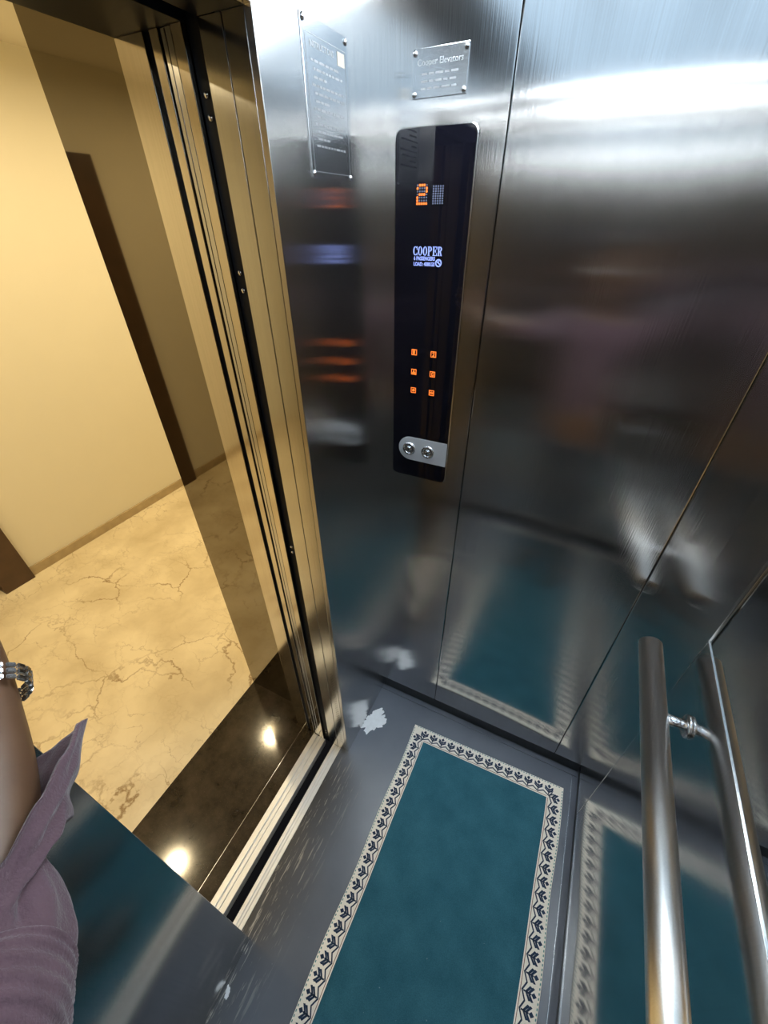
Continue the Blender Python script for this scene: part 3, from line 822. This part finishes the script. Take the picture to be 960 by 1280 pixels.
# dried plaster smear and a crumb on the floor
def blob(name, cx, cy, rx, ry, seed, rot, label, cat, h=.0012):
    b2 = bmesh.new(); n = 72; ringv = []
    c = b2.verts.new((cx*K, cy*K, h))
    for i in range(n):
        a = 2*PI*i/n
        k = 1 + .42*noise.noise(Vector((math.cos(a)*1.5+seed, math.sin(a)*1.5, seed))) + .30*noise.noise(Vector((math.cos(a)*6, math.sin(a)*6, seed)))
        x, y = rx*k*math.cos(a), ry*k*math.sin(a)
        X, Y = cx+x*math.cos(rot)-y*math.sin(rot), cy+x*math.sin(rot)+y*math.cos(rot)
        ringv.append((b2.verts.new((X*K, Y*K, .0003)), b2.verts.new(((cx+(X-cx)*.9)*K, (cy+(Y-cy)*.9)*K, h*(.7+.5*random.random())))))
    for i in range(n):
        j = (i+1) % n
        b2.faces.new((ringv[i][0], ringv[j][0], ringv[j][1], ringv[i][1])); b2.faces.new((ringv[i][1], ringv[j][1], c))
    o = obj(name, b2, M['plaster'], None, True, origin=(cx*K, cy*K, 0)); tag(o, label, cat)
blob('plaster_smear', -.371, .652, .052, .031, 3.3, 1.15, 'white dried plaster smear on the floor beside the doorway post', 'stain')

blob('plaster_crumb', -.390, -.082, .006, .011, 7.7, .4, 'tiny white plaster crumb on the floor against the near door panel', 'stain', .0016)
# ------------------------------------------------------------------ the person holding the camera up (only the left arm shows)
fx, fy = -.446, .895
FW, RT, UP = Vector((fx, fy, 0)), Vector((fy, -fx, 0)), Vector((0, 0, 1))
B = Vector((.05, -.215, 0))
def bp(r, f, z): return B + RT*r + FW*f + UP*z
def skin_mesh(name, verts, edges, radii, mat, parent, sub=2, root=0):
    me = bpy.data.meshes.new(name); me.from_pydata([v - parent.location for v in verts], edges, [])
    o = bpy.data.objects.new(name, me); COL.objects.link(o); o.parent = parent
    md = o.modifiers.new('skin', 'SKIN'); md.use_smooth_shade = True; md.branch_smoothing = .5
    for i, r in enumerate(radii):
        sv = me.skin_vertices[0].data[i]
        sv.radius = r if isinstance(r, tuple) else (r, r)
        sv.use_root = (i == root)
    sb = o.modifiers.new('sub', 'SUBSURF'); sb.levels = sub; sb.render_levels = sub
    bpy.context.view_layer.update()
    dg = bpy.context.evaluated_depsgraph_get()
    nm = bpy.data.meshes.new_from_object(o.evaluated_get(dg))
    o.modifiers.clear(); o.data = nm; bpy.data.meshes.remove(me); nm.name = name
    nm.materials.clear(); nm.materials.append(mat)
    for p in nm.polygons: p.use_smooth = True
    return o
person = empty('person', (B.x, B.y, 0), 'person in a mauve knit sweater reaching a bare forearm with watch into the doorway', 'person')
S_, E_, W_ = Vector((-.12, -.30, 1.45)), Vector((-.235, -.095, 1.410)), Vector((-.432, .022, 1.456))
V, R, ED = [], [], []
def add(p, r, par=None):
    V.append(Vector(p)); R.append(r)
    if par is not None: ED.append((par, len(V)-1))
    return len(V)-1
pel = add(bp(0, 0, .95), (.13, .10)); wa = add(bp(0, 0, 1.12), (.125, .095), pel); ch = add(bp(0, 0, 1.32), (.145, .10), wa)
nk0 = add(bp(0, 0, 1.46), .075, ch); nk = add(bp(0, .02, 1.535), .055, nk0); hd = add(bp(0, .035, 1.60), .078, nk); hd2 = add(bp(0, .03, 1.67), .088, hd); hd3 = add(bp(0, .02, 1.73), .062, hd2)
def leg(s):
    h = add(bp(s*.095, 0, .88), .085, pel); k = add(bp(s*.10, .015, .49), .055, h); c = add(bp(s*.10, -.01, .36), .052, k)
    a = add(bp(s*.10, -.02, .10), .036, c); f = add(bp(s*.11, .06, .045), .035, a); add(bp(s*.115, .14, .035), .028, f)
leg(-1); leg(1)
def hand(wrist, direction, side, curl, par, palm_n):
    """five separate fingers on a palm; direction = towards the fingertips"""
    d = direction.normalized(); n = palm_n.normalized(); t = n.cross(d).normalized()*side
    p1 = add(wrist + d*.035, (.030, .018), par); p2 = add(wrist + d*.075, (.034, .015), p1)
    for i, (off, L) in enumerate(((.027, .070), (.009, .080), (-.010, .074), (-.028, .058))):
        b0 = add(wrist + d*.095 + t*off, .0098, p2); q0 = V[b0]; pr = b0; dd = d.copy()
        for s in (.42, .33, .25):
            dd = (dd*math.cos(curl) + n*math.sin(curl)).normalized(); q0 = q0 + dd*L*s
            pr = add(q0, .0088 - .0012*(s < .4), pr)
    th1 = add(wrist + d*.045 + t*.034, .013, p1); th2 = add(wrist + d*.072 + t*.055 + n*.008, .0105, th1); add(wrist + d*.098 + t*.062 + n*.014, .0092, th2)
sl = add(bp(-.11, -.01, 1.42), .075, ch); sl2 = add(S_, .058, sl); ul = add(S_.lerp(E_, .5), .044, sl2); el = add(E_, .038, ul)
f1 = add(E_.lerp(W_, .30), .039, el); f2 = add(E_.lerp(W_, .55), .042, f1); f3 = add(E_.lerp(W_, .82), .031, f2); wl = add(W_, (.030, .026), f3)
hand(W_, Vector((-.79, .30, .55)), 1, .10, wl, Vector((.5, .85, .34)))
SR, ER, WR = bp(.19, 0, 1.45), Vector((.29, -.38, 1.53)), Vector((.13, -.17, 1.64))
sr = add(bp(.11, -.01, 1.42), .075, ch); sr2 = add(SR, .058, sr); ur = add(SR.lerp(ER, .5), .050, sr2); er = add(ER, .042, ur)
g1 = add(ER.lerp(WR, .4), .043, er); wr_ = add(WR, (.029, .025), g1)
hand(WR, Vector((-.45, .6, .55)), -1, .35, wr_, Vector((-.5, -.3, .8)))
skin_mesh('body', V, ED, R, M['skin'], person)
# face and hair
hc = bp(0, .035, 1.645)
def ell(c, rx, ry, rz, n=16):
    t = bmesh.new(); bmesh.ops.create_uvsphere(t, u_segments=n*2, v_segments=n, radius=1)
    for v in t.verts: v.co = c + RT*v.co.x*rx + FW*v.co.y*ry + UP*v.co.z*rz
    for f in t.faces: f.smooth = True
    return t
b2 = ell(hc + UP*.035 - FW*.018, .089, .103, .088)
for v in b2.verts:
    d = (v.co-hc)
    if d.dot(FW) > .03 and d.dot(UP) < .075: v.co -= FW*.055
    v.co += Vector((noise.noise(v.co*40), noise.noise(v.co*40+Vector((9, 0, 0))), noise.noise(v.co*40+Vector((0, 9, 0)))))*.004
obj('hair', b2, M['hair'], person)
for s in (-1, 1):
    obj('eye', ell(hc + RT*s*.032 + FW*.077 + UP*.005, .014, .012, .0085, 8), M['eyewhite'], person)
    obj('ear', ell(hc + RT*s*.088 + UP*.0, .012, .020, .032, 8), M['skin'], person)
obj('nose', ell(hc + FW*.094 - UP*.022, .014, .018, .026, 8), M['skin'], person)
obj('mouth', ell(hc + FW*.078 - UP*.062, .026, .010, .008, 8), M['lips'], person)
# trousers and shoes
V, R, ED = [], [], []
pel = add(bp(0, 0, .98), (.145, .115))
for s in (-1, 1):
    h = add(bp(s*.095, 0, .86), .098, pel); k = add(bp(s*.10, .015, .49), .072, h); a = add(bp(s*.10, -.015, .075), .060, k)
skin_mesh('trousers', V, ED, R, M['trousers'], person)
for s in (-1, 1):
    t = ell(bp(s*.112, .05, .045), .047, .135, .045, 12)
    for v in t.verts: v.co.z = max(v.co.z, .009)
    obj('shoe', t, M['shoe'], person)
# sweater: trunk with right sleeve; the rolled left sleeve is its own loft
V, R, ED = [], [], []
pel = add(bp(0, 0, .93), (.155, .125)); wa = add(bp(0, 0, 1.12), (.150, .115), pel); ch = add(bp(0, 0, 1.32), (.165, .12), wa); nk = add(bp(0, .005, 1.465), (.085, .075), ch); add(bp(0, .015, 1.505), (.072, .066), nk)
sl = add(bp(-.11, -.01, 1.42), .085, ch); add(S_.lerp(E_, .15), .072, sl)
sr = add(bp(.11, -.01, 1.42), .085, ch); s2 = add(SR, .072, sr); er = add(ER, .058, s2); add(ER.lerp(WR, .8), .048, er)
skin_mesh('sweater', V, ED, R, M['knit'], person)

def loft(name, path, rad, mat, parent, nu=72, nv=60, disp=None, thick=.004):
    """tube along a smoothed path, open ended, with thickness"""
    n = len(path)-1
    def P(t):
        x = min(max(t, 0), 1)*n; i = min(int(x), n-1); f = x-i
        p0, p1, p2, p3 = path[max(i-1, 0)], path[i], path[i+1], path[min(i+2, n)]
        return ((p1*2) + (p2-p0)*f + (p0*2-p1*5+p2*4-p3)*f*f + (p1*3-p0-p2*3+p3)*f**3)*.5
    def Rr(t):
        x = min(max(t, 0), 1)*n; i = min(int(x), n-1); f = x-i; f = f*f*(3-2*f)
        return rad[i]*(1-f)+rad[i+1]*f
    b2 = bmesh.new(); grids = []
    for k, inset in enumerate((0, thick)):
        g = []
        for j in range(nv+1):
            t = j/nv; c = P(t); d = (P(t+.01)-P(t-.01)).normalized()
            u = d.cross(UP).normalized(); w = d.cross(u).normalized()
            if w.z < 0: w = -w
            row = []
            for i in range(nu):
                a = 2*PI*i/nu; r = Rr(t)-inset; ax = 0
                if disp:
                    dr, ax = disp(t, a); r += dr
                row.append(b2.verts.new(c + (u*math.cos(a)+w*math.sin(a))*r + d*ax))
            g.append(row)
        grids.append(g)
    for k, g in enumerate(grids):
        for j in range(nv):
            for i in range(nu):
                q = (g[j][i], g[j][(i+1) % nu], g[j+1][(i+1) % nu], g[j+1][i])
                b2.faces.new(q if k == 0 else q[::-1])
    for j in (0, nv):
        for i in range(nu):
            q = (grids[0][j][i], grids[0][j][(i+1) % nu], grids[1][j][(i+1) % nu], grids[1][j][i]); b2.faces.new(q)
    bmesh.ops.recalc_face_normals(b2, faces=b2.faces)
    return obj(name, b2, mat, parent, True)
def wrap(a, c): return (a-c+PI) % (2*PI)-PI
def sleeve_disp(t, a):
    p = Vector((math.cos(a)*1.6, math.sin(a)*1.6, t*6))
    dr = .007*noise.noise(p) + .003*noise.noise(p*2.7)
    k = min(1, max(0, (t-.50)/.50))
    d0 = wrap(a, 0); dg = math.degrees(d0)
    tab = ((-180, -.070), (-125, .060), (-70, .110), (-30, .114), (-12, .110), (0, .102), (13, .074), (28, .044), (48, .014), (70, -.014), (90, -.036), (120, -.055), (180, -.070))
    for (a0, v0), (a1, v1) in zip(tab, tab[1:]):
        if a0 <= dg <= a1:
            f = (dg-a0)/(a1-a0); f = f*f*(3-2*f)*.6 + f*.4
            ax = k*(v0*(1-f)+v1*f)
            break
    dr += k**1.4*.030*math.exp(-((d0+.15)/.75)**2)
    # creases running back from the turned corner
    dr -= .005*k*math.exp(-((d0-.75)/.14)**2) + .006*math.exp(-((t-.82)/.030)**2)*math.exp(-((d0-.1)/.6)**2)
    dr += .003*math.exp(-((t-.45-.10*math.cos(a))/.02)**2)
    return dr, ax
CU = E_.lerp(W_, .20)
loft('sleeve', [S_.lerp(E_, .1), S_.lerp(E_, .6), E_ + Vector((0, 0, -.002)), E_.lerp(W_, .10), CU], [.068, .049, .0425, .0430, .0455], M['knit'], person, 120, 120, sleeve_disp)
def band_disp(t, a):
    return .0012*math.sin(t*60)*(.6+.4*math.sin(a*90)) + .003*math.sin(PI*t)**.5 + .003*noise.noise(Vector((math.cos(a)*2, math.sin(a)*2, t*3+2))), .030*math.cos(a-.5)
loft('ribbed_cuff', [S_.lerp(E_, .66), S_.lerp(E_, .84), S_.lerp(E_, .99)], [.0600, .0560, .0460], M['knit'], person, 240, 70, band_disp)

# steel wristwatch
wd = (W_-E_).normalized(); wc = E_.lerp(W_, .93)
wu = wd.cross(UP).normalized(); ww = wd.cross(wu).normalized()
if ww.z < 0: ww = -ww
wt = empty('wristwatch', tuple(wc), 'steel wristwatch with link bracelet on the bare wrist', 'watch')
rx, rz = .0355, .031
A0 = PI-1.0
b2 = bmesh.new()
NL = 22
for i in range(NL):
    a = 2*PI*i/NL
    if abs(wrap(a, A0)) < .42: continue
    c = wc + wu*math.cos(a)*rx + ww*math.sin(a)*rz
    tg = (wu*-math.sin(a)*rx + ww*math.cos(a)*rz).normalized(); nr = tg.cross(wd).normalized()
    for off, wdt in ((-.0062, .0050), (0, .0056), (.0062, .0050)):
        t = bmesh.new(); bmesh.ops.create_cube(t, size=1)
        for v in t.verts: v.co = Vector((v.co.x*.0078, v.co.y*wdt, v.co.z*.0034))
        bmesh.ops.bevel(t, geom=t.edges[:], offset=.0009, segments=2, affect='EDGES')
        merge(b2, t, 0, Matrix(((tg.x, wd.x, nr.x, c.x+wd.x*off), (tg.y, wd.y, nr.y, c.y+wd.y*off), (tg.z, wd.z, nr.z, c.z+wd.z*off), (0, 0, 0, 1))))
obj('bracelet', b2, M['watch'], wt)
c = wc + wu*math.cos(A0)*(rx-.002) + ww*math.sin(A0)*(rz-.002); n = (wu*math.cos(A0)+ww*math.sin(A0)).normalized()
d, u, w = frame_basis(n); b2 = bmesh.new()
lathe(b2, c, d, u, w, [(-.002, 0), (-.002, .0180), (.006, .0195), (.0085, .0185), (.0095, .0165), (.0085, .0160)], 40)
obj('case', b2, M['watch'], wt)
b2 = bmesh.new(); lathe(b2, c, d, u, w, [(.0086, .0162), (.0088, 0)], 40); obj('dial', b2, M['dial'], wt)
b2 = bmesh.new(); add_cyl(b2, c+wd*.019+n*.003, c+wd*.0245+n*.003, .0030, 14, .0008); obj('crown', b2, M['watch'], wt)
# ------------------------------------------------------------------ camera
def camera():
    p, y, r = math.radians(36.172), math.radians(26.475), math.radians(-.474)
    f = Vector((-math.sin(y)*math.cos(p), math.cos(y)*math.cos(p), -math.sin(p)))
    rt = Vector((math.cos(y), math.sin(y), 0)); up = rt.cross(f)
    rt2 = rt*math.cos(r) + up*math.sin(r); up2 = -rt*math.sin(r) + up*math.cos(r)
    cd = bpy.data.cameras.new('camera'); cd.sensor_fit = 'HORIZONTAL'; cd.sensor_width = 36; cd.lens = 503.08/960*36
    cd.clip_start = .01
    o = bpy.data.objects.new('camera', cd); COL.objects.link(o)
    Mx = Matrix((rt2, up2, -f)).transposed().to_4x4(); Mx.translation = Vector((0, 0, 1.5*K))
    o.matrix_world = Mx
    SC.camera = o
camera()

w = bpy.data.worlds.new('world'); SC.world = w; w.use_nodes = True
w.node_tree.nodes['Background'].inputs['Color'].default_value = (.02, .02, .022, 1)
w.node_tree.nodes['Background'].inputs['Strength'].default_value = .3
vs = SC.view_settings
vs.view_transform = 'Standard'; vs.look = 'None'; vs.gamma = 1; vs.use_curve_mapping = False; vs.exposure = 0.0
cy = SC.cycles
cy.max_bounces = 16; cy.glossy_bounces = 12; cy.diffuse_bounces = 5; cy.transmission_bounces = 4
cy.sample_clamp_indirect = 6.0; cy.use_denoising = True; cy.blur_glossy = .3
